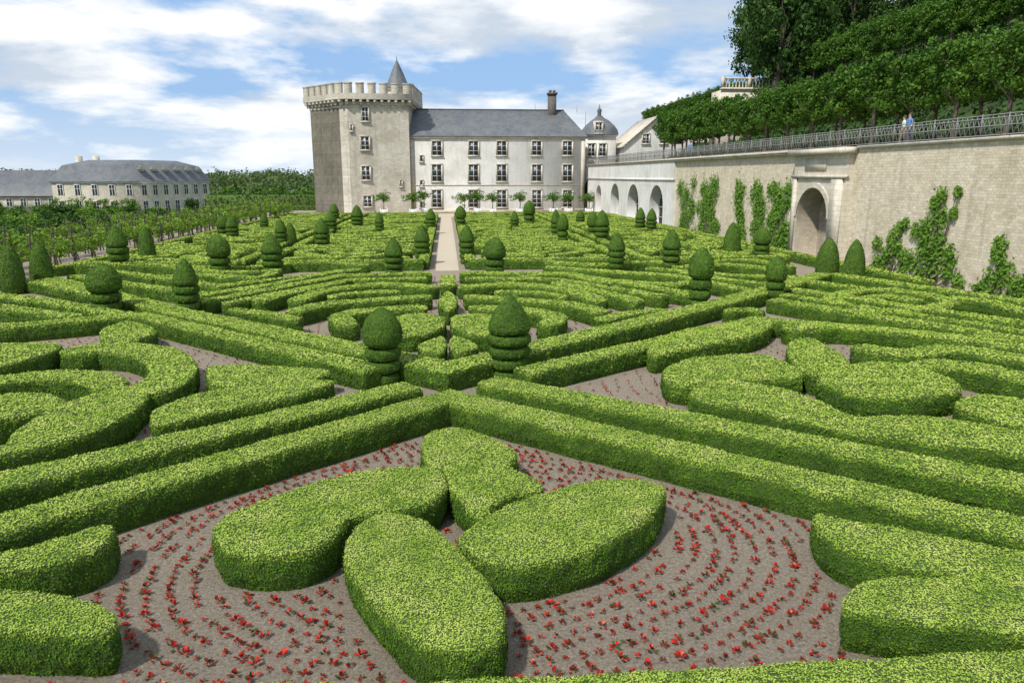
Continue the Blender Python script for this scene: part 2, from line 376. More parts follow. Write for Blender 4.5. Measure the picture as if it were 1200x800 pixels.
# far parterre squares, in metres
def cellpat(mb,cx,cy,sx,sy,k,mir):
    def T(l): return [(cx+mir*a*sx,cy+b*sy) for a,b in l]
    z=.66
    for a,b in (((-1,-1),(1,-1)),((1,-.93),(1,.93)),((1,1),(-1,1)),((-1,.93),(-1,-.93))):
        stripW(T([a,b]),.55,z,mb=mb)
    S=lambda l,w=.8,t=0: strokeW(T(l),w,t,z,mb=mb,step=.35)
    if k==0:   # pair of hearts
        S([(0,-.62),(-.45,-.25),(-.72,.2),(-.5,.6),(-.12,.42),(0,.12)]); S([(.08,-.58),(.5,-.2),(.74,.22),(.5,.62),(.16,.46)])
        S([(-.3,.1),(-.05,-.2),(.3,.12)],.7); S([(-.8,-.75),(-.55,-.55)],.8); S([(.8,-.75),(.55,-.55)],.8); S([(-.15,.78),(.2,.76)],.6)
    elif k==1: # S scrolls
        S([(-.8,-.55),(-.35,-.75),(.1,-.4),(-.1,.1),(-.55,.2)],.9,.2)
        S([(.8,.55),(.3,.75),(-.05,.45),(.2,.05),(.6,-.05)],.9,.2)
        S([(.4,-.72),(.78,-.6),(.72,-.25)],.9); S([(-.4,.74),(-.78,.62),(-.72,.4)],.9)
    elif k==2: # four petals
        for a in range(4):
            c,s=cos(a*pi/2+.78),sin(a*pi/2+.78)
            S([(.16*c,.16*s),(.5*c-.12*s,.5*s+.12*c),(.88*c,.88*s)],1.5,.7)
        for l in ([(-.8,-.3),(-.6,0),(-.8,.3)],[(.8,-.3),(.6,0),(.8,.3)],[(-.3,-.8),(0,-.6),(.3,-.8)],[(-.3,.8),(0,.6),(.3,.8)]): S(l,.6)
    else:      # fans & blades
        S([(-.8,-.2),(-.2,-.7),(.75,-.72)],.9,.3); S([(-.75,.3),(-.1,-.25),(.78,-.3)],.9,.3); S([(-.5,.72),(.1,.2),(.78,.15)],.9,.3); S([(.1,.72),(.45,.55),(.78,.55)],.8,.3)
rows=[(43.8,52.6),(54,63),(64.6,74.5),(76,86.5),(88,102)]
for sd in (-1,1):
    for ri,(y0,y1) in enumerate(rows):
        for ci,(x0,x1) in enumerate([(1.4,10.9),(12.2,21.3)]):
            mb=MB()
            cellpat(mb,sd*(x0+x1)/2,(y0+y1)/2,(x1-x0)/2,(y1-y0)/2,(ri*3+ci*2)%4,sd)
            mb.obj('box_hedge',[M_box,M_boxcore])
stripW([(22.1,104),(22.9,44),(23.2,33)],.6,.6)

# ---------------------------------------------------------------- ground
def sheet(name,P,z,mat):
    mb=MB(); mb.add([(p[0],p[1],z) for p in P],list(range(len(P)))); return mb.obj(name,[mat])
g=MB()
g.add([(-3000,-300,-2),(3000,-300,-2),(3000,6000,-2),(-3000,6000,-2)],[0,1,2,3]); g.obj('ground',[M_grass])
mb=MB(); mb.prism([(-28,-6),(27,-6),(27,150),(-28,150)],-2.2,0); mb.obj('garden_terrace_ground',[M_soil])
sheet('gravel_path',[(-.7,43.5),(.7,43.5),(.7,103),(-.7,103)],.004,M_gravel)
sheet('gravel_path',[(-24,103),(21.5,103),(21.5,112.8),(-24,112.8)],.008,M_gravel)

# ---------------------------------------------------------------- red begonias
def inpoly(P,x,y):
    px,py=P[:,0],P[:,1]; qx,qy=np.roll(px,-1),np.roll(py,-1)
    r=np.zeros(len(x),bool)
    for a,b,c,d in zip(px,py,qx,qy):
        if b==d: continue
        m=((b>y)!=(d>y))&(x<(c-a)*(y-b)/(d-b)+a); r^=m
    return r
def grow(P,d):
    nx=nrm(np.roll(P,-1,0)-np.roll(P,1,0)); return P+np.stack([nx[:,1],-nx[:,0]],1)*d
def plants(name,X,Y,s,nl):
    keep=np.ones(len(X),bool)
    for P in HP:
        lo=P.min(0)-.2; hi=P.max(0)+.2
        c=keep&(X>lo[0])&(X<hi[0])&(Y>lo[1])&(Y<hi[1])
        if c.any():
            idx=np.where(c)[0]; keep[idx[inpoly(grow(P,.11),X[idx],Y[idx])]]=False
    X=X[keep];Y=Y[keep]; n=len(X)
    sc=s*rng.uniform(.6,1.3,n); mb=MB()
    th=rng.uniform(0,2*pi,(n,nl)); el=rng.uniform(.15,1.3,(n,nl)); L=sc[:,None]*rng.uniform(.55,1.1,(n,nl))
    D=np.stack([np.cos(th)*np.cos(el),np.sin(th)*np.cos(el),np.sin(el)],2)
    S=np.stack([-np.sin(th),np.cos(th),0*th],2)
    O=np.zeros((n,nl,3)); O[:,:,0]=X[:,None];O[:,:,1]=Y[:,None];O[:,:,2]=.01
    a=O+D*(L*.25)[...,None]; b=O+D*(L*.7)[...,None]+S*(L*.22)[...,None]; c=O+D*L[...,None]-np.array([0,0,1])*(L*.12)[...,None]; d=O+D*(L*.7)[...,None]-S*(L*.22)[...,None]
    V=np.stack([a,b,c,d],2).reshape(-1,3); mb.add(V,np.arange(n*nl*4).reshape(-1,4))
    mb.obj(name,[M_red])
vl=np.array([gp(-150,654,.3),gp(527,463,.3),gp(1350,652,.3),gp(1350,800,.3),gp(-150,820,.3)])
c0=np.array(gp(545,632,0)); XX=[];YY=[]
for r in np.arange(.3,9,.25):
    k=int(2*pi*r/.195); th=np.arange(k)*2*pi/k+rng.uniform(0,1)
    wob=.16*np.sin(th*3+r*.6)+rng.normal(size=k)*.014
    XX.append(c0[0]+(r+wob)*np.cos(th)*1.12); YY.append(c0[1]+(r+wob)*np.sin(th)*.85+rng.normal(size=k)*.012)
X=np.concatenate(XX);Y=np.concatenate(YY); m=inpoly(vl,X,Y)&(rng.random(len(X))>.08)
plants('red_begonia_bed',X[m],Y[m],.090,16)
for nm,pp in (('l',[(-100,600),(484,450),(430,428),(165,371),(-100,385)]),('r',[(570,444),(1350,592),(1350,420),(890,378),(620,435)]),('f',[(205,361),(525,426),(838,350),(680,320),(380,320)])):
    W=np.array([gp(u,v,.2) for u,v in pp]); lo=W.min(0);hi=W.max(0)
    gx,gy=np.meshgrid(np.arange(lo[0],hi[0],.36),np.arange(lo[1],hi[1],.32)); X=gx.ravel()+.12*np.sin(gy.ravel()*1.3);Y=gy.ravel()+.15*np.sin(gx.ravel())
    X=X+rng.normal(size=len(X))*.02; m=inpoly(W,X,Y)&(rng.random(len(X))>.12); plants('red_begonia_bed',X[m],Y[m],.085,9)

# ---------------------------------------------------------------- topiary
def topiary_mesh(kind,s,dens):
    mb=MB()
    def tiers(n,z0,z1,r0,r1,g):
        out=[];h=(z1-z0)/n
        for i in range(n):
            a=z0+i*h; r=r0+(r1-r0)*i/max(1,n-1)
            out+=[(a,g),(a+.08*h,r*.90),(a+.3*h,r),(a+.66*h,r),(a+.84*h,r*.88),(a+.87*h,g),(a+.99*h,g)]
        return out
    if kind==0: pr=tiers(3,0,.50,.43,.47,.24)+[(.50,.3),(.52,.43),(.57,.51),(.66,.53),(.77,.49),(.87,.38),(.95,.20),(.99,.07),(1,0)]
    elif kind==1: pr=tiers(4,0,.56,.43,.51,.28)+[(.56,.34),(.575,.47),(.62,.50),(.70,.45),(.80,.36),(.90,.23),(.965,.10),(1,0)]
    else: pr=[(0,.30),(.03,.44),(.2,.50),(.4,.50),(.6,.44),(.78,.33),(.9,.20),(.97,.08),(1,0)]
    V,F=mb.lathe(pr,32,1,jit=.025)
    T=np.concatenate([F[:,[0,1,2]],F[:,[0,2,3]]])
    V=V*np.array([1,1,2.]); mb.V[-1]=V
    P,N=sample(V,T,dens); P+=N*rng.uniform(-.008,.016,len(P))[:,None]; leaves(mb,P,N,s,.65,0)
    return mb.mesh('topiary',[M_topi,M_boxcore])
TN=[topiary_mesh(0,.032,2300),topiary_mesh(1,.032,2300)]
TF=[topiary_mesh(0,.06,650),topiary_mesh(1,.06,650),topiary_mesh(2,.06,650)]
tops=[(450,360,447,42,0,1),(597,345,442,46,1,1),(125,308,360,34,0,0),(220,302,358,28,1,0),(15,285,332,26,2,0),(50,282,327,23,2,0),(258,275,316,25,0,0),(320,273,316,24,1,0),(140,264,310,22,1,0),(173,265,302,19,2,0),(462,278,318,21,1,0),(580,278,317,23,0,0),(495,263,300,17,1,0),(547,263,300,17,1,0),(820,290,348,26,0,0),(908,300,344,22,0,0),(722,272,311,19,1,0),(786,268,311,20,1,0),(969,278,317,24,2,0),(1000,280,322,22,2,0),(857,260,297,19,2,0),(892,266,298,19,0,0),(378,255,289,17,1,0),(388,247,270,14,1,0),(419,240,266,13,1,0),(330,256,286,14,1,0),(273,251,279,14,1,0),(262,252,276,13,0,0),(341,260,284,13,2,0),(705,246,282,17,1,0),(694,248,276,12,0,0),(659,250,283,13,0,0),(651,245,276,11,1,0),(620,235,263,13,0,0),(763,244,270,12,1,0),(750,243,268,11,1,0),(540,241,265,12,0,0),(505,244,268,12,1,0),(392,238,258,11,1,0),(445,248,272,10,1,0),(603,247,268,10,1,0),(680,246,262,10,1,0),(310,250,268,10,1,0)]
for i,(u,t,b,w,k,n) in enumerate(tops):
    x,y=gp(u,b,.05 if n else .5); d=ray(u,b); tt=y/d[1]
    dt=ray(u,t); hh=CH+dt[2]*math.hypot(x,y)/math.hypot(dt[0],dt[1]); ww=w*tt*1.02
    me=(TN if n else TF)[k]
    inst('topiary_bush',me,(x,y,0),(ww,ww*random.uniform(.94,1.05),hh/2),random.uniform(0,6))

# ---------------------------------------------------------------- terrace retaining wall
WT=7.1
def W3(y,z,o=0): return (wx(y)-o,y,z)
def arch(y0,y1,z0,z1,k=12):
    r=(y1-y0)/2; c=(y0+y1)/2; zc=z1-r
    return [(y0,z0),(y1,z0),(y1,zc)]+[(c+r*cos(a),zc+r*sin(a)) for a in np.linspace(0,pi,k)[1:-1]]+[(y0,zc)]
def wallface(mb,outer,holes,o,depth,m,mi,mback):
    loops=[[Vector((y,z,0)) for y,z in outer]]+[[Vector((y,z,0)) for y,z in h] for h in holes]
    flat=[p for l in loops for p in l]; tr=tessellate_polygon(loops)
    mb.add([W3(p.x,p.y,o) for p in flat],np.array(tr),m)
    for h in holes:
        n=len(h); V=[W3(y,z,o) for y,z in h]+[W3(y,z,o-depth) for y,z in h]
        mb.add(V,[(i,(i+1)%n,n+(i+1)%n,n+i) for i in range(n)],mi); mb.add([W3(y,z,o-depth+.01) for y,z in h],list(range(n)),mback)
wl=empty('terrace_retaining_wall')
ps=wallp(790,260)[0]; pe=111.5
mb=MB(); pa=wallp(973,300)[0]; pb=wallp(937,300)[0]; pz=wallp(955,220)[1]
q0=wallp(990,300)[0]; q1=wallp(930,300)[0]
wallface(mb,[(8,-.1),(q0,-.1),(q0,WT),(8,WT)],[],0,.1,0,0,0)
wallface(mb,[(q1,-.1),(ps,-.1),(ps,WT),(q1,WT)],[],0,.1,0,0,0)
mb.obj('rubble_wall',[M_wall],wl)
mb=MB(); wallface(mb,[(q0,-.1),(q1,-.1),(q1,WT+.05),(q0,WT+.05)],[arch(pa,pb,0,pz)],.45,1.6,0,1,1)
for y in (q0,q1): mb.add([W3(y,-.1,.45),W3(y,-.1,-.1),W3(y,WT+.05,-.1),W3(y,WT+.05,.45)],[0,1,2,3],0)
def wbar(mb,y0,y1,z0,z1,o0,o1,m=0):
    V=[W3(y0,z0,o0),W3(y1,z0,o0),W3(y1,z0,o1),W3(y0,z0,o1),W3(y0,z1,o0),W3(y1,z1,o0),W3(y1,z1,o1),W3(y0,z1,o1)]
    mb.add(V,[(0,3,2,1),(4,5,6,7),(0,1,5,4),(1,2,6,5),(2,3,7,6),(3,0,4,7)],m)
wbar(mb,q0-.35,q1+.35,WT-.25,WT+.12,.0,.85); wbar(mb,q0-.1,q1+.1,WT-1.7,WT-1.5,.3,.62)
wbar(mb,q0+.15,pa-.25,0,WT-1.71,.44,.58); wbar(mb,pb+.25,q1-.15,0,WT-1.71,.44,.58)
wbar(mb,pa+.6,pb-.6,WT-1.25,WT-.5,.44,.50)
cy=(pa+pb)/2; r=(pb-pa)/2
for i in range(14):
    a0=pi*i/14; a1=pi*(i+1)/14; zc=pz-r
    P=[(cy+rr*cos(a),zc+rr*sin(a)) for rr,a in ((r+.02,a0),(r+.35,a0),(r+.35,a1),(r+.02,a1))]
    mb.add([W3(y,z,.53) for y,z in P],[0,1,2,3]); mb.add([W3(P[1][0],P[1][1],.53),W3(P[2][0],P[2][1],.53),W3(P[2][0],P[2][1],.44),W3(P[1][0],P[1][1],.44)],[0,1,2,3])
mb.obj('arched_portal',[M_ash,M_niche],wl)
mb=MB(); hs=[]
for u0,u1 in ((717,727),(737,750),(763,779)):
    hs.append(arch(wallp(u1,250)[0],wallp(u0,250)[0],0,4.6))
hs.append(arch(wallp(706,250)[0],wallp(700,250)[0],0,4.3))
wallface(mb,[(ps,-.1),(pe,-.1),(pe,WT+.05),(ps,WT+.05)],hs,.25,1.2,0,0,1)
mb.add([W3(ps,-.1,.25),W3(ps,-.1,-.1),W3(ps,WT,-.1),W3(ps,WT,.25)],[0,1,2,3])
for h in hs:
    y0=h[0][0];y1=h[1][0]; zt=max(p[1] for p in h); c=(y0+y1)/2
    mb.bar(W3(c,0,-.8),W3(c,zt,-.8),.10,.06,2)
    for z in (1.1,2.2,3.2): mb.bar(W3(y0,z,-.8),W3(y1,z,-.8),.05,.05,2)
wbar(mb,ps-.1,pe,WT-2.0,WT-1.8,.2,.36)
mb.obj('arcade',[M_plaster,simple('orangery_shade',(.03,.03,.03),.9,.3,1,0),M_frame],wl)  # near-black backing paints the shade inside the arch openings
mb=MB(); wbar(mb,8,q0-.36,WT,WT+.16,-.6,.16); wbar(mb,q1+.36,pe,WT,WT+.16,-.6,.42); wbar(mb,q1+.36,pe,WT-.14,WT-.002,-.1,.33)
mb.obj('coping',[M_ash],wl)
mb=MB(); y=9.0; zb=WT+.18; zt=zb+.95
while y<pe-.1:
    mb.bar(W3(y,zb,-.1),W3(y,zt+.06,-.1),.05,.05)
    n=5
    for k in range(n):
        a=y+k*1.6/n; b=y+(k+1)*1.6/n
        mb.bar(W3(a,zb+.08,-.1),W3(b,zt-.05,-.1),.022,.022); mb.bar(W3(b,zb+.08,-.1),W3(a,zt-.05,-.1),.022,.022)
    y+=1.6
for z in (zb+.06,zt,zt-.14,(zb+zt)/2): mb.bar(W3(9,z,-.1),W3(pe,z,-.1),.045,.045)
mb.obj('terrace_railing',[M_iron])

# climbers
def climber(pts,n,name='climbing_plant'):
    mb=MB(); C=[];R=[]
    for u,v,rp in pts:
        y,z=wallp(u,v); D=math.hypot(wx(y),y); r=rp*D/850; C.append((wx(y)-.12-(.25 if y>ps else 0),y,z)); R.append(r)
    yb=np.mean([c[1] for c in C])
    for c in C:
        mb.tube([(wx(yb)-.08,yb,0),(wx((yb+c[1])/2)-.08,(yb+c[1])/2,c[2]*.55),(c[0],c[1],c[2])],[.05,.03,.012],5,1)
    Cc=np.repeat(np.array(C),n,0); Rr=np.repeat(np.array(R),n)
    P=Cc+rng.normal(size=Cc.shape)*Rr[:,None]*.5*np.array([.25,1,1]); P[:,0]=np.minimum(P[:,0],26.0-.0375*P[:,1]-.03); P[:,2]=np.maximum(P[:,2],.05)
    leaves(mb,P,np.tile([-1,-.3,.3],(len(P),1)).astype(float),.16,.9,0)
    mb.obj(name,[M_creep,M_bark])
def column(u0,u1,v0,v1,s=9):
    return [(random.uniform(u0,u1),v,random.uniform(7,10)) for v in np.linspace(v0,v1,int((v1-v0)/s*max(1,(u1-u0)/14))) ]
climber(column(797,815,215,274,4),120); climber(column(820,842,214,278,3.2),120)
climber(column(864,876,217,284,5),120); climber(column(882,896,218,288,4.5),120)
climber(column(904,927,219,298,4),130)
climber([(1030,310,10),(1040,300,9),(1052,290,10),(1055,270,8),(1045,280,6),(1030,285,7),(1060,315,10),(1060,300,8),(1062,262,6),(1035,318,9)],130)
climber([(1080,322,12),(1095,310,13),(1085,295,11),(1100,280,12),(1090,265,10),(1105,255,9),(1098,240,8),(1106,228,7),(1115,300,10),(1112,318,10),(1075,270,6),(1120,250,5),(1070,305,8),(1125,225,5),(1085,280,10),(1125,330,8),(1100,295,12)],150)
climber([(1150,340,10),(1165,330,12),(1180,320,11),(1172,300,9),(1175,285,7),(1195,335,12),(1195,350,12),(1160,348,10)],150)

# ---------------------------------------------------------------- hill behind the wall
def hz(x,y):
    a=x-wx(y)
    if a<9: return WT+.02
    if a<18: return WT+ (a-9)*.35
    b=min(1,max(0,(a-18)/4)); z=WT+3.15+b*6.0
    if a>22: z+= min(40,(a-22))*.35
    return z
mb=MB(); xs=[0.2,4,9,13,18,20,22,30,40,60,90,140]; ys=list(range(5,161,5)); V=[];
for y in ys:
    for a in xs:
        f=1 if (y<112 or a>=18) else max(.0,1-(y-112)/8)
        x=wx(y)+a; V.append((x,y,hz(x,y)*f))
n=len(xs); F=[(j*n+i,j*n+i+1,(j+1)*n+i+1,(j+1)*n+i) for j in range(len(ys)-1) for i in range(n-1)]; mb.add(V,F,1)
V=np.array(V);F=np.array(F); F=F[(V[F[:,0],0]-26+.0375*V[F[:,0],1]>8.5)&(V[F[:,0],0]<75)]
P,N=sample(V,np.concatenate([F[:,[0,1,2]],F[:,[0,2,3]]]),5); P[:,2]+=rng.uniform(0,.6,len(P)); leaves(mb,P,N,.5,1.0,0)
mb.obj('terraced_hill',[M_dark,M_hill])
sheet('terrace_walk',[W3(6,0,-.62)[:2],W3(6,0,-8)[:2],W3(111,0,-8)[:2],W3(111,0,-.62)[:2]],WT+.04,M_gravel)

# pleached limes
def lime_mesh(seed):
    mb=MB(); random.seed(seed)
    mb.tube([(0,0,0),(.05,.03,1.2),(0,0,2.4),(.05,0,4.2)],[.17,.13,.11,.05],8,1)
    for k in range(8):
        a=k*pi/4+random.random()*.4; mb.tube([(0,0,2.4+.2*k),(cos(a)*.8,sin(a)*1.0,3.0+.25*k),(cos(a)*1.2,sin(a)*1.8,3.4+.3*k)],[.06,.04,.015],5,1)
    C=[(random.uniform(-1.0,1.0),random.uniform(-1.75,1.75),random.uniform(2.9,5.6)) for _ in range(80)]
    cloud(mb,C,[random.uniform(.3,.6) for _ in C],58,.19,0)
    C=[(random.uniform(-1.2,1.2),random.uniform(-2.,2.),random.uniform(5.3,6.1)) for _ in range(20)]
    cloud(mb,C,[random.uniform(.18,.4) for _ in C],25,.18,0)
    return mb.mesh('lime',[M_lime,M_bark])
LM=[lime_mesh(s) for s in (1,2,3,4)]
for j,(off,z0,y0,y1) in enumerate([(5.5,WT,26,98),(8.6,WT+.1,28,104),(23,16.8,40,92),(27.5,18.5,44,98)]):
    y=y0
    while y<y1:
        x=wx(y)+off; inst('lime_tree',random.choice(LM),(x,y,z0 if j<2 else hz(x,y)-1.0),(1,1,random.uniform(.92,1.05)),random.choice([0,pi])+random.uniform(-.08,.08)); y+=4.0 if j<2 else 3.4
mb=MB(); mb.prism([(40,104),(50,104),(50,150),(40,150)],5,13.6); mb.box(39.8,40.1,103.8,150.2,13.6,14.4); mb.obj('upper_terrace_wall',[M_ash])
y=108
while y<156:
    inst('lime_tree',random.choice(LM),(42.6,y,13.4),(1,1,.92),random.choice([0,pi])); y+=3.9

def tree_mesh(seed,mat,h=14,r=5.2,s=.5,n=60,per=60):
    mb=MB(); random.seed(seed)
    mb.tube([(0,0,-1),(.1,.1,h*.25),(-.1,.2,h*.5),(.1,0,h*.85)],[.45,.34,.22,.06],8,1)
    C=[];R=[]
    for k in range(n):
        a=random.uniform(0,2*pi); q=random.random(); z=h*(.24+.72*q); rr=r*math.sqrt(max(.05,1-((q-.42)/.62)**2))*random.uniform(.35,1)
        C.append((rr*cos(a),rr*sin(a),z)); R.append(random.uniform(.9,1.8)*r/5.2)
    for k in range(0,n,5):
        c=C[k]; mb.tube([(0,0,h*.2+c[2]*.3),(c[0]*.5,c[1]*.5,c[2]*.8),c],[.14,.08,.03],5,1)
    cloud(mb,C,R,per,s,0,.8); return mb.mesh('tree',[mat,M_bark])
FM=[tree_mesh(s,M_dark,14,5.4,.42,80,75) for s in (11,12,13,14)]
random.seed(5)
pos=[]
for i in range(80):
    y=random.uniform(70,150); x=random.uniform(max(58,y*.405),y*.50+60)
    if x<60 and y<100: continue
    pos.append((x,y))
for k in range(16):
    y=96+k*3.4; pos.append((y*.405+random.uniform(1,5)+3.5,y))
for x,y in pos: inst('broadleaf_tree',random.choice(FM),(x,y,hz(x,y)-1.5),(1,1,random.uniform(.9,1.35)),random.uniform(0,6))

ub=empty('upper_terrace_balustrade'); mb=MB()
x0,z_=yp(846,98,100); x1=yp(942,98,100)[0]
_,zt=yp(890,92,100); _,zr=yp(890,106,100); _,zl=yp(890,122,100)
mb.box(x0,x1,99.5,103.7,zl-8,zr); mb.box(x0-.2,x1+.2,99.3,100.1,zr,zr+.25); mb.box(x0-.1,x1+.1,99.4,99.8,zt-.2,zt)
n=int((x1-x0)/.45)
for i in range(n+1):
    x=x0+(x1-x0)*i/n
    if i%8==0: mb.box(x-.22,x+.22,99.38,99.82,zr+.24,zt+.1)
    else: mb.lathe([(0,.07),(.2,.13),(.45,.06),(zt-zr-.45,.09)],8,0,(x,99.6,zr+.25))
mb.obj('balusters',[M_ash],ub)

def win(mb,x,z,w,h,Y,mull=2,rows=3,sur=.16):
    mb.box(x-w/2,x+w/2,Y-.03,Y-.01,z-h/2,z+h/2,0)
    f=.07
    for a,b,c,d in ((x-w/2,x-w/2+f,z-h/2,z+h/2),(x+w/2-f,x+w/2,z-h/2,z+h/2)): mb.box(a,b,Y-.07,Y-.03,c,d,1)
    mb.box(x-w/2+f,x+w/2-f,Y-.07,Y-.03,z-h/2,z-h/2+f,1); mb.box(x-w/2+f,x+w/2-f,Y-.07,Y-.03,z+h/2-f,z+h/2,1)
    for i in range(1,mull): xx=x-w/2+w*i/mull; mb.box(xx-.045,xx+.045,Y-.066,Y-.031,z-h/2+f,z+h/2-f,1)
    for i in range(1,rows): zz=z-h/2+h*i/rows; mb.box(x-w/2+f,x+w/2-f,Y-.062,Y-.032,zz-.03,zz+.03,1)
    mb.box(x-w/2-sur,x-w/2,Y-.14,Y+.01,z-h/2,z+h/2,2); mb.box(x+w/2,x+w/2+sur,Y-.14,Y+.01,z-h/2,z+h/2,2)
    mb.box(x-w/2-sur,x+w/2+sur,Y-.16,Y+.01,z+h/2,z+h/2+sur,2); mb.box(x-w/2-sur-.08,x+w/2+sur+.08,Y-.22,Y+.01,z-h/2-.14,z-h/2,2)
gb=empty('gabled_outbuilding'); Y=114.5
xl,zl=yp(731,172,Y); xm,zm=yp(770,139,Y); xr,zr=yp(812,158,Y)
mb=MB(); mb.add([(xl,Y,0),(xr,Y,0),(xr,Y,zr),(xm,Y,zm),(xl,Y,zl)],[0,1,2,3,4])
mb.add([(xl,Y,0),(xl,Y+12,0),(xl,Y+12,zl),(xl,Y,zl)],[0,1,2,3]); mb.obj('walls',[M_plaster],gb)
mb=MB()
for a,b in (((xl-.4,zl-.2),(xm,zm+.15)),((xm,zm+.15),(xr+.4,zr-.1))):
    mb.add([(a[0],Y-.4,a[1]),(b[0],Y-.4,b[1]),(b[0],Y+12,b[1]),(a[0],Y+12,a[1]),(a[0],Y-.4,a[1]+.25),(b[0],Y-.4,b[1]+.25),(b[0],Y+12,b[1]+.25),(a[0],Y+12,a[1]+.25)],[(0,3,2,1),(4,5,6,7),(0,1,5,4),(1,2,6,5),(2,3,7,6),(3,0,4,7)])
mb.obj('roof',[M_ash],gb)
mb=MB()
for u in (757,778): xx,zz=yp(u,163,Y); win(mb,xx,zz,1.0,1.4,Y)
mb.obj('windows',[M_glass,M_frame,M_ash],gb)

# ---------------------------------------------------------------- castle
cs=empty('castle'); Y=113.0
xL=yp(482,250,Y)[0]; xR=yp(684,250,Y)[0]; ze=yp(585,160,Y)[1]; zrg=yp(585,129,Y+5.5)[1]
mb=MB(); mb.prism([(xL,Y),(xR,Y),(xR,Y+11),(xL,Y+11)],-.1,ze); 
mb.box(xL,xR,Y-.22,Y+.3,ze-.35,ze+.02,1); mb.box(xL,xR,Y-.1,Y,0,.7,1); mb.box(xL,xR,Y-.06,Y,4.15,4.32,1)
for u in (483.5,683): 
    x=yp(u,200,Y)[0]; mb.box(x-.3,x+.3,Y-.08,Y,.7,ze-.36,1)
mb.obj('main_wing_walls',[M_plaster,M_ash],cs)
mb=MB(); e=.35
mb.add([(xL,Y-e,ze),(xR+.3,Y-e,ze),(xR-2.5,Y+5.5,zrg),(xL,Y+5.5,zrg),(xR+.3,Y+11.3,ze),(xL,Y+11.3,ze)],[(0,1,2,3),(4,5,3,2)])
mb.add([(xR+.3,Y-e,ze),(xR+.3,Y+11.3,ze),(xR-2.5,Y+5.5,zrg)],[0,1,2]); mb.box(xL,xR-2.5,Y+5.4,Y+5.6,zrg-.02,zrg+.12)
mb.obj('slate_roof',[M_slate],cs)
mb=MB()
for u in (512,555,588,629,665):
    for v,h in ((174,2.1),(203,2.5),(233,2.6)):
        x,z=yp(u,v,Y); win(mb,x,z,1.45,h,Y,2,3 if v<230 else 4)
for v in (186,215,240): x,z=yp(494,v,Y); win(mb,x,z,.45,.9,Y,1,1,.1)
mb.obj('windows',[M_glass,M_frame,M_ash],cs)
mb=MB(); cx,cz=yp(647,109,Y+5); mb.box(cx-.6,cx+.6,Y+4.4,Y+5.6,zrg-2.5,cz-.3); mb.box(cx-.75,cx+.75,Y+4.25,Y+5.75,cz-.3,cz)
mb.box(cx-.5,cx-.1,Y+4.8,Y+5.2,cz,cz+.4); mb.box(cx+.1,cx+.5,Y+4.8,Y+5.2,cz,cz+.4)
mb.obj('chimney',[simple('brick_chimney',(.12,.10,.09),.9,.3,6,.3)],cs)
def rod(u,v0,v1,Yq):
    x,z0=yp(u,v0,Yq); _,z1q=yp(u,v1,Yq); mb.tube([(x,Yq,z0),(x,Yq,z1q)],[.05,.02],6,0)
mb=MB(); rod(627,132,122,Y+5.5); rod(686,150,130,Y+4); rod(676,132,124,Y+5.5); mb.obj('lightning_rods',[M_iron],cs)
def tp(u,d): r=ray(u,240); k=d/math.hypot(r[0],r[1]); return (r[0]*k,r[1]*k)
A=tp(482,112.4); B=tp(412,112.5); C=tp(403,113.6); D=tp(370,119.5); E=(D[0]+3,D[1]+11); G=(A[0]+1,A[1]+12)
A2=(A[0]-.1,A[1]+1.2)
Pk=ccw(np.array([A2,A,B,C,D,E,G])) 
def zat(u,v,d): r=ray(u,v); return CH+r[2]*d/math.hypot(r[0],r[1])
z1=zat(440,119,112.5); z2=zat(440,98,112.5)
mb=MB(); n=len(Pk)
for i in range(n):
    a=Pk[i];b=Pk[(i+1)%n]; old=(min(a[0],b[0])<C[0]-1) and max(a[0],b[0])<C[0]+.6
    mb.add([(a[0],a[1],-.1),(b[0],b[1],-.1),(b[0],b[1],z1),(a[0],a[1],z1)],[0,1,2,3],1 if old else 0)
cen=Pk.mean(0)
def off(P,d): return np.array([p+(p-cen)/np.linalg.norm(p-cen)*d for p in P])
Pa=off(Pk,.1); Pb=off(Pk,1.0)
mb.prism(Pa,z1-.9,z1-.6,0); mb.prism(Pb,z1+.2,z1+1.0,0)
mb.add([(p[0],p[1],z1+.2) for p in Pb],list(range(n))[::-1],0)
for i in range(n):
    a=Pb[i];b=Pb[(i+1)%n]; L=np.linalg.norm(b-a); t=(b-a)/L; no=np.array([t[1],-t[0]]); k=max(1,int(L/.95))
    for j in range(k):
        c=a+(b-a)*(j+.5)/k
        for (o0,o1,za,zb) in ((-.98,-.05,z1-.15,z1+.2),(-.98,-.4,z1-.55,z1-.15)):
            q=[c+t*s*.2+no*o for s,o in ((-1,o0),(1,o0),(1,o1),(-1,o1))]
            mb.prism(q,za,zb-.002,0); 
    k=max(1,int(round(L/1.6)))
    for j in range(k):
        c0_=a+(b-a)*(j+.12)/k; c1_=a+(b-a)*(j+.80)/k
        q=ccw(np.array([c0_-no*.45,c1_-no*.45,c1_,c0_])); mb.prism(q,z1+1.0,z2-.15,0)
        qq=[c0_-no*.5-t*.06,c1_-no*.5+t*.06,c1_+no*.06+t*.06,c0_+no*.06-t*.06]; mb.prism(ccw(np.array(qq)),z2-.15,z2,0)
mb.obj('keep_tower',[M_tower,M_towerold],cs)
mb=MB()
al=(B[1]-A[1])/(B[0]-A[0])
for u,v,w,h in ((428,134,.9,2.0),(428,168,1.2,1.9),(429,203,1.2,2.0),(431,236,1.2,1.6)):
    r=ray(u,v); tt=(A[1]-al*A[0])/(r[1]-al*r[0]); win(mb,r[0]*tt,CH+r[2]*tt,w,h,r[1]*tt-.06)
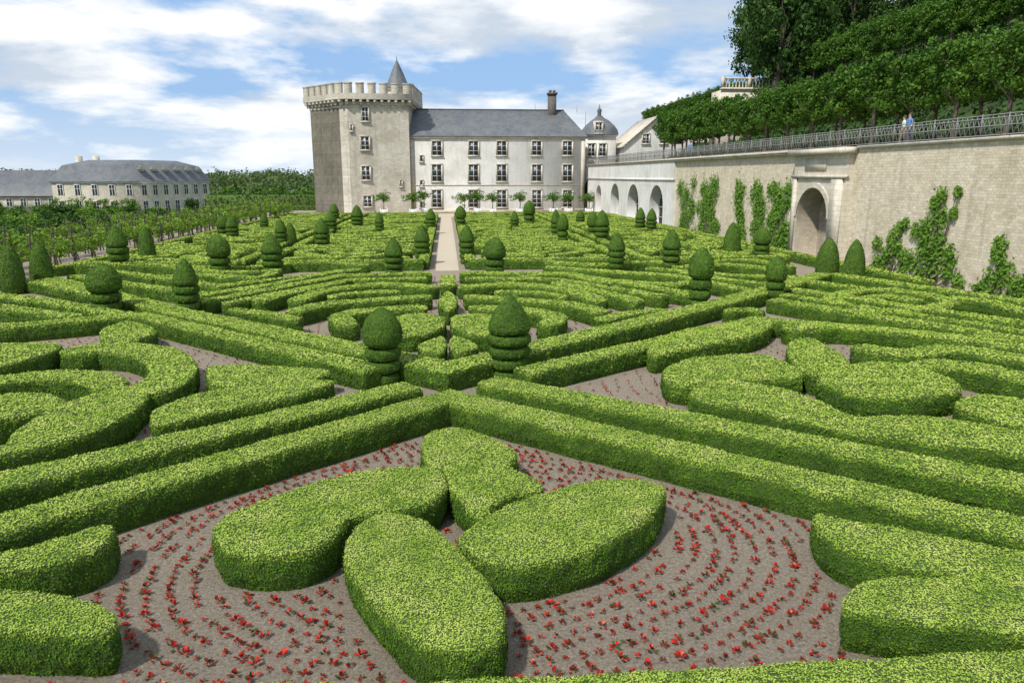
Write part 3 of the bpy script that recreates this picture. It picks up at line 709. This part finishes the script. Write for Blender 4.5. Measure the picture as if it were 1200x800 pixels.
for u,v in ((412,150),(470,215)):
    r=ray(u,v); tt=(A[1]-al*A[0])/(r[1]-al*r[0]); win(mb,r[0]*tt,CH+r[2]*tt,.3,.9,r[1]*tt-.08,1,1,.12)
mb.obj('keep_windows',[M_glass,M_frame,M_ash],cs)
tx,ty=tp(470.5,115.5); rT=1.75; zc0=zat(470,104,115.5); zc1=zat(470,66,115.5)
mb=MB(); mb.lathe([(z1-1,rT-.15),(zc0,rT-.15)],24,0,(tx,ty,0)); mb.lathe([(zc0-.35,rT-.1),(zc0-.3,rT+.08),(zc0,rT+.08)],24,0,(tx,ty,0)); mb.obj('stair_turret',[M_tower],cs)
mb=MB(); mb.lathe([(zc0,rT+.2),(zc0+.5,rT-.15),(zc0+(zc1-zc0)*.5,rT*.5),(zc1-.6,.07),(zc1,.03)],24,0,(tx,ty,0)); mb.obj('conical_spire',[M_slate],cs)
px,_=yp(702,160,119)
mb=MB(); zb_=yp(702,160,117)[1]; zt_=yp(702,137,117)[1]; hw=2.35
mb.box(px-hw,px+hw,117,121.5,0,zb_); mb.box(px-hw-.2,px+hw+.2,116.8,121.7,zb_,zb_+.25); mb.obj('pavilion_walls',[M_plaster],cs)
mb=MB(); pr=[(0,1.12),(.25,1.05),(.5,.85),(.75,.55),(.92,.25),(1,.2)]
V=[];
for z,r in pr:
    for sx,sy in ((-1,-1),(1,-1),(1,1),(-1,1)): V.append((px+sx*hw*r,119.2+sy*hw*r,zb_+.25+z*(zt_-zb_)))
mb.add(V,[(i*4+j,i*4+(j+1)%4,(i+1)*4+(j+1)%4,(i+1)*4+j) for i in range(5) for j in range(4)]); mb.lathe([(0,.35),(.7,.3),(.9,.42),(1.3,.12),(1.9,.03)],10,0,(px,119.2,zt_+.2)); mb.obj('pavilion_dome',[M_slate],cs)
mb=MB()
for u in (693,706):
    x,z=yp(u,176,117); win(mb,x,z,1.1,1.9,117)
x,z=yp(702,150,116.6); win(mb,x,z,1.0,1.6,116.75); mb.box(x-.75,x+.75,116.76,118.5,z-.95,z+1.05,2)
mb.obj('pavilion_windows',[M_glass,M_frame,M_ash],cs)

# ---------------------------------------------------------------- stable buildings (left)
sb=empty('stable_building')
def tpz(u,d): r=ray(u,230); k=d/r[1]; return np.array((r[0]*k,r[1]*k))
c1=tpz(163,150); c2=tpz(246,168); c3=tpz(62,153)
def zz(u,v,p): r=ray(u,v); return CH+r[2]*p[1]/r[1]
ze_=zz(163,213,c1); zr_=zz(150,188,c1)
foot=[c3,c1,c2,c2+(c3-c1)*.85+np.array([0,3.])]
cen2=np.mean(foot,0)
mb=MB(); mb.prism(foot,-2,ze_,0); mb.prism([p+(p-cen2)/np.linalg.norm(p-cen2)*.3 for p in foot],ze_-.3,ze_,1); mb.obj('walls',[M_ash,M_plaster],sb)
mb=MB(); eo=[p+(p-cen2)/np.linalg.norm(p-cen2)*.6 for p in foot]; mi=[cen2+(p-cen2)*.86 for p in foot]; to=[cen2+(p-cen2)*.55 for p in foot]
V=[(*p,ze_+.01) for p in eo]+[(*p,ze_+(zr_-ze_)*.78) for p in mi]+[(*p,zr_+.2) for p in to]
mb.add(V,[(i,(i+1)%4,4+(i+1)%4,4+i) for i in range(4)]+[(4+i,4+(i+1)%4,8+(i+1)%4,8+i) for i in range(4)]+[(8,9,10,11)]); mb.obj('mansard_roof',[M_slate],sb)
def winrow(mb,a,b,zc,w,h,n):
    t=(b-a)/np.linalg.norm(b-a); no=np.array([t[1],-t[0]])
    for i in range(n):
        c=a+(b-a)*(i+.5)/n
        def bx(s0,s1,o0,o1,z0,z1,m):
            q=ccw(np.array([c+t*s0+no*o0,c+t*s1+no*o0,c+t*s1+no*o1,c+t*s0+no*o1])); mb.prism(q,z0,z1,m)
        bx(-w/2,w/2,0,.05,zc-h/2,zc+h/2,0); bx(-.05,.05,.05,.09,zc-h/2,zc+h/2,1); bx(-w/2,w/2,.05,.085,zc+h*.1,zc+h*.1+.08,1)
        bx(-w/2-.15,-w/2,0,.12,zc-h/2,zc+h/2,2); bx(w/2,w/2+.15,0,.12,zc-h/2,zc+h/2,2); bx(-w/2-.15,w/2+.15,0,.14,zc+h/2,zc+h/2+.18,2)
mb=MB(); winrow(mb,c1,c2,ze_-1.6,1.1,1.9,7); winrow(mb,c1,c2,ze_-4.9,1.1,2.2,7); winrow(mb,c3,c1,ze_-1.6,1.0,1.9,5); winrow(mb,c3,c1,ze_-4.9,1.0,2.2,5)
mb.obj('windows',[M_glass,M_frame,M_plaster],sb)
mb=MB(); t=(c2-c1)/np.linalg.norm(c2-c1); no=np.array([t[1],-t[0]])
for i in range(6):
    c=c1+(c2-c1)*(i+.6)/6.3-no*.6
    q=ccw(np.array([c-t*.8,c+t*.8,c+t*.8-no*2.5,c-t*.8-no*2.5])); mb.prism(q,ze_-.1,ze_+2.3,0)
    q=ccw(np.array([c-t*.5+no*.04,c+t*.5+no*.04,c+t*.5-no*.02,c-t*.5-no*.02])); mb.prism(q,ze_+.4,ze_+1.9,1)
    p0=c-t*1.0+no*.2;p1=c+t*1.0+no*.2;pm=c+no*.2
    mb.add([(*p0,ze_+2.3),(*p1,ze_+2.3),(*pm,ze_+3.1),(*(p0-no*2.8),ze_+2.3),(*(p1-no*2.8),ze_+2.3),(*(pm-no*2.8),ze_+3.1)],[(0,2,5,3),(2,1,4,5)],2); mb.add([(*p0,ze_+2.3),(*p1,ze_+2.3),(*pm,ze_+3.1)],[0,1,2],0)
mb.obj('dormers',[M_ash,M_glass,M_slate],sb)
mb=MB()
for u in (118,98): 
    p=tpz(u,160); mb.box(p[0]-.5,p[0]+.5,p[1]-.5,p[1]+.5,zr_-3,zr_+1)
mb.obj('chimneys',[M_ash],sb)
lw=empty('service_wing'); a=tpz(-90,158); b=tpz(68,160); zE=zz(30,230,a); zR=zz(30,201,a)
mb=MB(); mb.box(a[0],b[0],160,168,-2,zE); mb.obj('walls',[M_ash],lw)
mb=MB(); mb.add([(a[0],159.5,zE),(b[0],159.5,zE),(b[0],164,zR+.3),(a[0],164,zR+.3),(b[0],168.5,zE),(a[0],168.5,zE)],[(0,1,2,3),(3,2,4,5)]); mb.obj('slate_roof',[M_slate],lw)
mb=MB(); winrow(mb,np.array([a[0],160.]),np.array([b[0],160.]),zE-1.3,1,1.4,9); mb.obj('windows',[M_glass,M_frame,M_plaster],lw)

# ---------------------------------------------------------------- left side vegetation
def vinerow(x0,x1,y0,y1,zlo,zhi,n,name='trellised_vine',s=.15,base=0):
    mb=MB(); L=math.hypot(x1-x0,y1-y0); k=int(L*4.4); C=[];
    for i in range(k):
        q=random.random(); C.append((x0+(x1-x0)*q+random.uniform(-.35,.35),y0+(y1-y0)*q,random.uniform(zlo,zhi)))
    cloud(mb,C,[random.uniform(.2,.42) for _ in C],n,s,0)
    for i in range(int(L/2.2)+1):
        q=i*2.2/L; x=x0+(x1-x0)*q; y=y0+(y1-y0)*q; mb.tube([(x,y,base),(x,y,zhi+.35)],[.06,.05],6,1); mb.tube([(x+.1,y+.3,base),(x-.05,y+.35,zlo*.6),(x,y+.2,zhi-.2)],[.05,.04,.02],5,1)
    for z in (zlo,(zlo+zhi)/2,zhi): mb.bar((x0,y0,z),(x1,y1,z),.05,.05,1)
    mb.obj(name,[M_vine,M_bark])
vinerow(-23.4,-21.4,41,104,.9,1.8,44); vinerow(-25.2,-22.8,40,106,1.0,2.0,44); vinerow(-27.0,-24.2,38,106,1.1,2.3,40)
def shrub_mesh(seed,mat,h,r,s=.14):
    mb=MB(); random.seed(seed); C=[];R=[]
    mb.tube([(0,0,0),(.05,0,h*.4),(0,.03,h*.8)],[.07,.05,.02],6,1)
    for k in range(26):
        a=random.uniform(0,2*pi); q=random.random(); rr=r*random.uniform(.2,.8)*math.sqrt(1-(q-.4)**2); C.append((rr*cos(a),rr*sin(a),h*(.2+.75*q))); R.append(random.uniform(.25,.5)*r)
    cloud(mb,C,R,34,s); return mb.mesh('shrub',[mat,M_bark])
SM=[shrub_mesh(21,M_topi,2.2,1.2,.2),shrub_mesh(22,M_vine,2.0,1.1,.2),shrub_mesh(23,M_lime,2.6,1.3,.22),shrub_mesh(24,M_dark,3.0,1.4,.24)]
random.seed(9)
for i in range(190):
    y=random.uniform(50,145); x=random.uniform(-.62*y-8,-30)
    inst('garden_shrub',SM[[0,1,2,3,1,2][i%6]],(x,y,-2),(1.3,1.3,random.uniform(.7,1.2)),random.uniform(0,6))
def bigh(name,x0,x1,y0,y1,z0,z1,mat,s=.3,dens=9):
    mb=MB(); mb.box(x0,x1,y0,y1,z0,z1,1)
    V=np.array([(x0,y0,z0),(x1,y0,z0),(x1,y0,z1),(x0,y0,z1),(x0,y1,z1),(x1,y1,z1),(x1,y1,z0)],float); T=np.array([(0,1,2),(0,2,3),(3,2,5),(3,5,4),(1,6,5),(1,5,2)])
    P,N=sample(V,T,dens); leaves(mb,P+N*rng.uniform(0,.3,len(P))[:,None],N,s,1,0); mb.obj(name,[mat,M_boxcore])
bigh('tall_hedge',-42,-18,134,136,-2,2.3,M_dark); bigh('tall_hedge',-40,-17,125,126,-2,.8,M_lime); bigh('tall_hedge',-90,-26,118,119,-2,-.2,M_topi)
# espaliered greenery on the stable front
mb=MB(); C=[]
for i in range(70):
    q=random.random(); p=c3*q+c1*(1-q); C.append((p[0]+random.uniform(-.5,.5),p[1]-1.2,random.choice([-1.2,-.4,.3,.9])+random.uniform(-.4,.4)))
cloud(mb,C,[random.uniform(.4,.8) for _ in C],45,.3,0); mb.tube([tuple([*(c3+np.array([0,-1.2])),-1]),tuple([*(c1+np.array([0,-1.2])),-1])],[.05,.05],5,1); mb.obj('espalier_tree',[M_creep,M_bark])
mb=MB(); C=[];R=[]
for i in range(1500):
    y=random.uniform(230,420); x=random.uniform(-.75*y,.05*y); C.append((x,y,random.uniform(-1,3.5)+3.0*(y-230)/190+1.5*sin(x*.06))); R.append(random.uniform(2,4))
cloud(mb,C,R,32,1.1,0,.8); mb.obj('distant_woodland',[M_far])
mb=MB(); C=[];R=[]
for i in range(260):
    y=random.uniform(185,200); x=random.uniform(-.75*y,-8); C.append((x,y,random.uniform(-1,2.2))); R.append(random.uniform(1.2,2.6))
cloud(mb,C,R,60,.7,0,.8); mb.obj('tree_line',[M_lime])

def potted(seed):
    mb=MB(); random.seed(seed)
    mb.box(-.5,.5,-.5,.5,.08,.95,2)
    for sx in (-.47,.47):
        for sy in (-.47,.47): mb.box(sx-.07,sx+.07,sy-.07,sy+.07,0,1.08,2)
    mb.box(-.42,.42,-.42,.42,.95,.97,1); mb.tube([(0,0,.95),(.03,0,1.6),(0,0,2.4)],[.07,.06,.04],6,1)
    C=[(random.gauss(0,.5),random.gauss(0,.42),2.75+random.gauss(0,.35)) for _ in range(30)]
    cloud(mb,C,[.35]*30,30,.17,0); return mb.mesh('potted',[M_topi,M_bark,M_frame])
PM=[potted(1),potted(2)]
for u in (450,484,497,545,560,578,610,650,668,690):
    x,_=yp(u,250,107); inst('potted_orange_tree',PM[int(u)%2],(x,107+(int(u)%3)*.8,.01),(1,1,random.uniform(.9,1.1)),random.uniform(-.1,.1))

# ---------------------------------------------------------------- people on the terrace
def mk(name,c): return simple(name,c,.7,.1,8,0)
def person(loc,rz,shirt,trous,hair,h=1.72,stride=.12):
    pe_=empty('person'); pe_.location=loc; pe_.rotation_euler=(0,0,rz); k=h/1.72
    J={'pel':(0,0,.95,.14,.10),'sp':(0,.01,1.15,.125,.09),'ch':(0,0,1.33,.165,.10),'nk':(0,0,1.48,.055,.055),'hd0':(0,.01,1.56,.075,.085),'hd1':(0,.01,1.66,.075,.09),'hd2':(0,0,1.70,.045,.05),'nose':(0,.095,1.61,.012,.012)}
    Eg=[('pel','sp'),('sp','ch'),('ch','nk'),('nk','hd0'),('hd0','hd1'),('hd1','hd2'),('hd0','nose')]
    for s,n in ((-1,'L'),(1,'R')):
        f=s*stride
        J['hip'+n]=(s*.09,0,.88,.095,.095);J['kn'+n]=(s*.095,f*.6+.03,.5,.058,.058);J['an'+n]=(s*.1,f*1.3-.02,.09,.04,.04);J['toe'+n]=(s*.11,f*1.3+.16,.04,.035,.03)
        J['sh'+n]=(s*.18,0,1.40,.055,.055);J['el'+n]=(s*.24,-f*.5-.02,1.12,.04,.04);J['wr'+n]=(s*.25,-f+.09,.90,.026,.026);J['pa'+n]=(s*.25,-f+.12,.84,.032,.02)
        Eg+=[('pel','hip'+n),('hip'+n,'kn'+n),('kn'+n,'an'+n),('an'+n,'toe'+n),('ch','sh'+n),('sh'+n,'el'+n),('el'+n,'wr'+n),('wr'+n,'pa'+n)]
        for i in range(4):
            J['f%d'%i+n]=(s*.25,-f+.10+.018*i,.775-.004*abs(i-1.5),.008,.008);J['g%d'%i+n]=(s*.235,-f+.115+.018*i,.745,.007,.007); Eg+=[('pa'+n,'f%d'%i+n),('f%d'%i+n,'g%d'%i+n)]
        J['th'+n]=(s*.24,-f+.165,.81,.009,.009); Eg.append(('pa'+n,'th'+n))
    ks=list(J); me=bpy.data.meshes.new('b'); me.from_pydata([tuple(c*k for c in J[q][:3]) for q in ks],[(ks.index(a),ks.index(b)) for a,b in Eg],[])
    o=bpy.data.objects.new('body',me); link(o); md=o.modifiers.new('s','SKIN'); 
    for i,q in enumerate(ks): me.skin_vertices[0].data[i].radius=(J[q][3]*k,J[q][4]*k)
    me.skin_vertices[0].data[0].use_root=True
    o.modifiers.new('u','SUBSURF').levels=1; o.modifiers['u'].render_levels=1
    dg=bpy.context.evaluated_depsgraph_get(); m2=bpy.data.meshes.new_from_object(o.evaluated_get(dg)); o.modifiers.clear(); o.data=m2
    for m in (mk('skin',(.5,.32,.24)),shirt,trous,mk('shoes',(.05,.04,.04))): m2.materials.append(m)
    for p in m2.polygons:
        c=p.center; z=c.z/k; ax=abs(c.x)/k
        p.material_index=0 if z>1.47 else (3 if z<.09 else (1 if (z>.98 and ax<.2) or z>1.12 else (0 if ax>.195 else 2))); p.use_smooth=True
    o.parent=pe_
    mb=MB(); mb.lathe([(1.60*k,.095*k),(1.66*k,.10*k),(1.71*k,.085*k),(1.75*k,.05*k),(1.765*k,.0)],14,0,(0,-.02,0)); mb.obj('hair',[hair],pe_,True)
    mb=MB(); [mb.lathe([(-.01,0),(0,.011),(.01,0)],8,0,(s*.03*k,.088*k,1.635*k)) for s in (-1,1)]; mb.obj('eyes',[mk('eye',(.05,.05,.05))],pe_)
    mb=MB(); mb.box(-.025,.025,.085*k,.094*k,1.572*k,1.58*k); mb.obj('mouth',[mk('lips',(.35,.12,.1))],pe_)
hb=mk('brown_hair',(.06,.035,.02)); bl=mk('blue_shirt',(.10,.20,.42)); wh=mk('white_shirt',(.6,.6,.6)); jn=mk('jeans',(.04,.06,.12)); kk=mk('khaki',(.25,.2,.13))
y=wallp(1046,160)[0]; person((wx(y)+.9,y,WT+.05),radians(100),bl,jn,hb); y2=y+.9; person((wx(y2)+1.2,y2,WT+.05),radians(75),wh,kk,hb,1.66)
y=wallp(797,183)[0]; person((wx(y)+1.0,y,WT+.05),radians(170),bl,jn,hb)

# ---------------------------------------------------------------- light, sky, camera
el=radians(53); az=radians(226)   # azimuth clockwise from +Y
sv=Vector((sin(az)*cos(el),cos(az)*cos(el),sin(el)))
sd=bpy.data.lights.new('sun','SUN'); sd.energy=4.5; sd.angle=radians(2.5); sd.color=(1,.96,.89)
so=bpy.data.objects.new('sun',sd); so.rotation_euler=(-sv).to_track_quat('-Z','Y').to_euler(); so.location=(0,0,60); link(so)
w=bpy.data.worlds.new('World'); bpy.context.scene.world=w; w.use_nodes=True; nt=w.node_tree; bg=nt.nodes['Background']
sk=nt.nodes.new('ShaderNodeTexSky'); sk.sky_type='NISHITA'; sk.sun_disc=False; sk.sun_elevation=el; sk.sun_rotation=az
tc=nt.nodes.new('ShaderNodeTexCoord'); sp=nt.nodes.new('ShaderNodeSeparateXYZ'); nt.links.new(tc.outputs['Generated'],sp.inputs[0])
def math_(op,a,b=None,c=None):
    n=nt.nodes.new('ShaderNodeMath'); n.operation=op
    for i,v in enumerate((a,b,c)):
        if v is None: continue
        if isinstance(v,(int,float)): n.inputs[i].default_value=v
        else: nt.links.new(v,n.inputs[i])
    return n.outputs[0]
zz_=math_('ADD',math_('MAXIMUM',sp.outputs[2],0.0),.26)
cb=nt.nodes.new('ShaderNodeCombineXYZ'); nt.links.new(math_('DIVIDE',sp.outputs[0],zz_),cb.inputs[0]); nt.links.new(math_('DIVIDE',sp.outputs[1],zz_),cb.inputs[1])
nt.links.new(math_('MULTIPLY',sp.outputs[2],5.0),cb.inputs[2])
def wn(scale,detail,rough,loc,dist=0):
    n=nt.nodes.new('ShaderNodeTexNoise'); n.inputs['Scale'].default_value=scale; n.inputs['Detail'].default_value=detail; n.inputs['Roughness'].default_value=rough; n.inputs['Distortion'].default_value=dist
    mp=nt.nodes.new('ShaderNodeMapping'); mp.inputs['Location'].default_value=loc; nt.links.new(cb.outputs[0],mp.inputs[0]); nt.links.new(mp.outputs[0],n.inputs['Vector']); return n.outputs['Fac']
n1=wn(1.35,11,.55,(2.2,.6,0),.1); n2=wn(1.35,6,.5,(2.26,.66,.22),.1)
mask=ramp(nt,n1,[(.45,(0,0,0)),(.51,(.6,.6,.6)),(.57,(1,1,1))])
df=math_('MULTIPLY_ADD',math_('SUBTRACT',n1,n2),5.0,.52)
ccol=ramp(nt,df,[(.1,(5.6,6.4,7.4)),(.5,(8.1,8.5,9.0)),(.85,(10,10,10))])
blue=mix(nt,.75,sk.outputs[0],(3.1,5.3,8.8))
col=mix(nt,mask,blue,ccol)
hzf=nt.nodes.new('ShaderNodeMapRange'); nt.links.new(sp.outputs[2],hzf.inputs[0]); hzf.inputs[1].default_value=0; hzf.inputs[2].default_value=.10; hzf.inputs[3].default_value=.6; hzf.inputs[4].default_value=0
col=mix(nt,hzf.outputs[0],col,(8.0,8.8,9.5))
nt.links.new(col,bg.inputs[0]); bg.inputs[1].default_value=.11
cam=bpy.data.cameras.new('camera'); co=bpy.data.objects.new('camera',cam); link(co); cam.sensor_width=36; cam.lens=FPX/1200*36
co.location=(0,0,CH); co.rotation_euler=(pi/2-PITCH,0,-YAW); cam.clip_end=8000; cam.clip_start=.1
bpy.context.scene.camera=co
sc=bpy.context.scene; sc.view_settings.view_transform='Standard'; sc.view_settings.look='None'; sc.view_settings.exposure=0
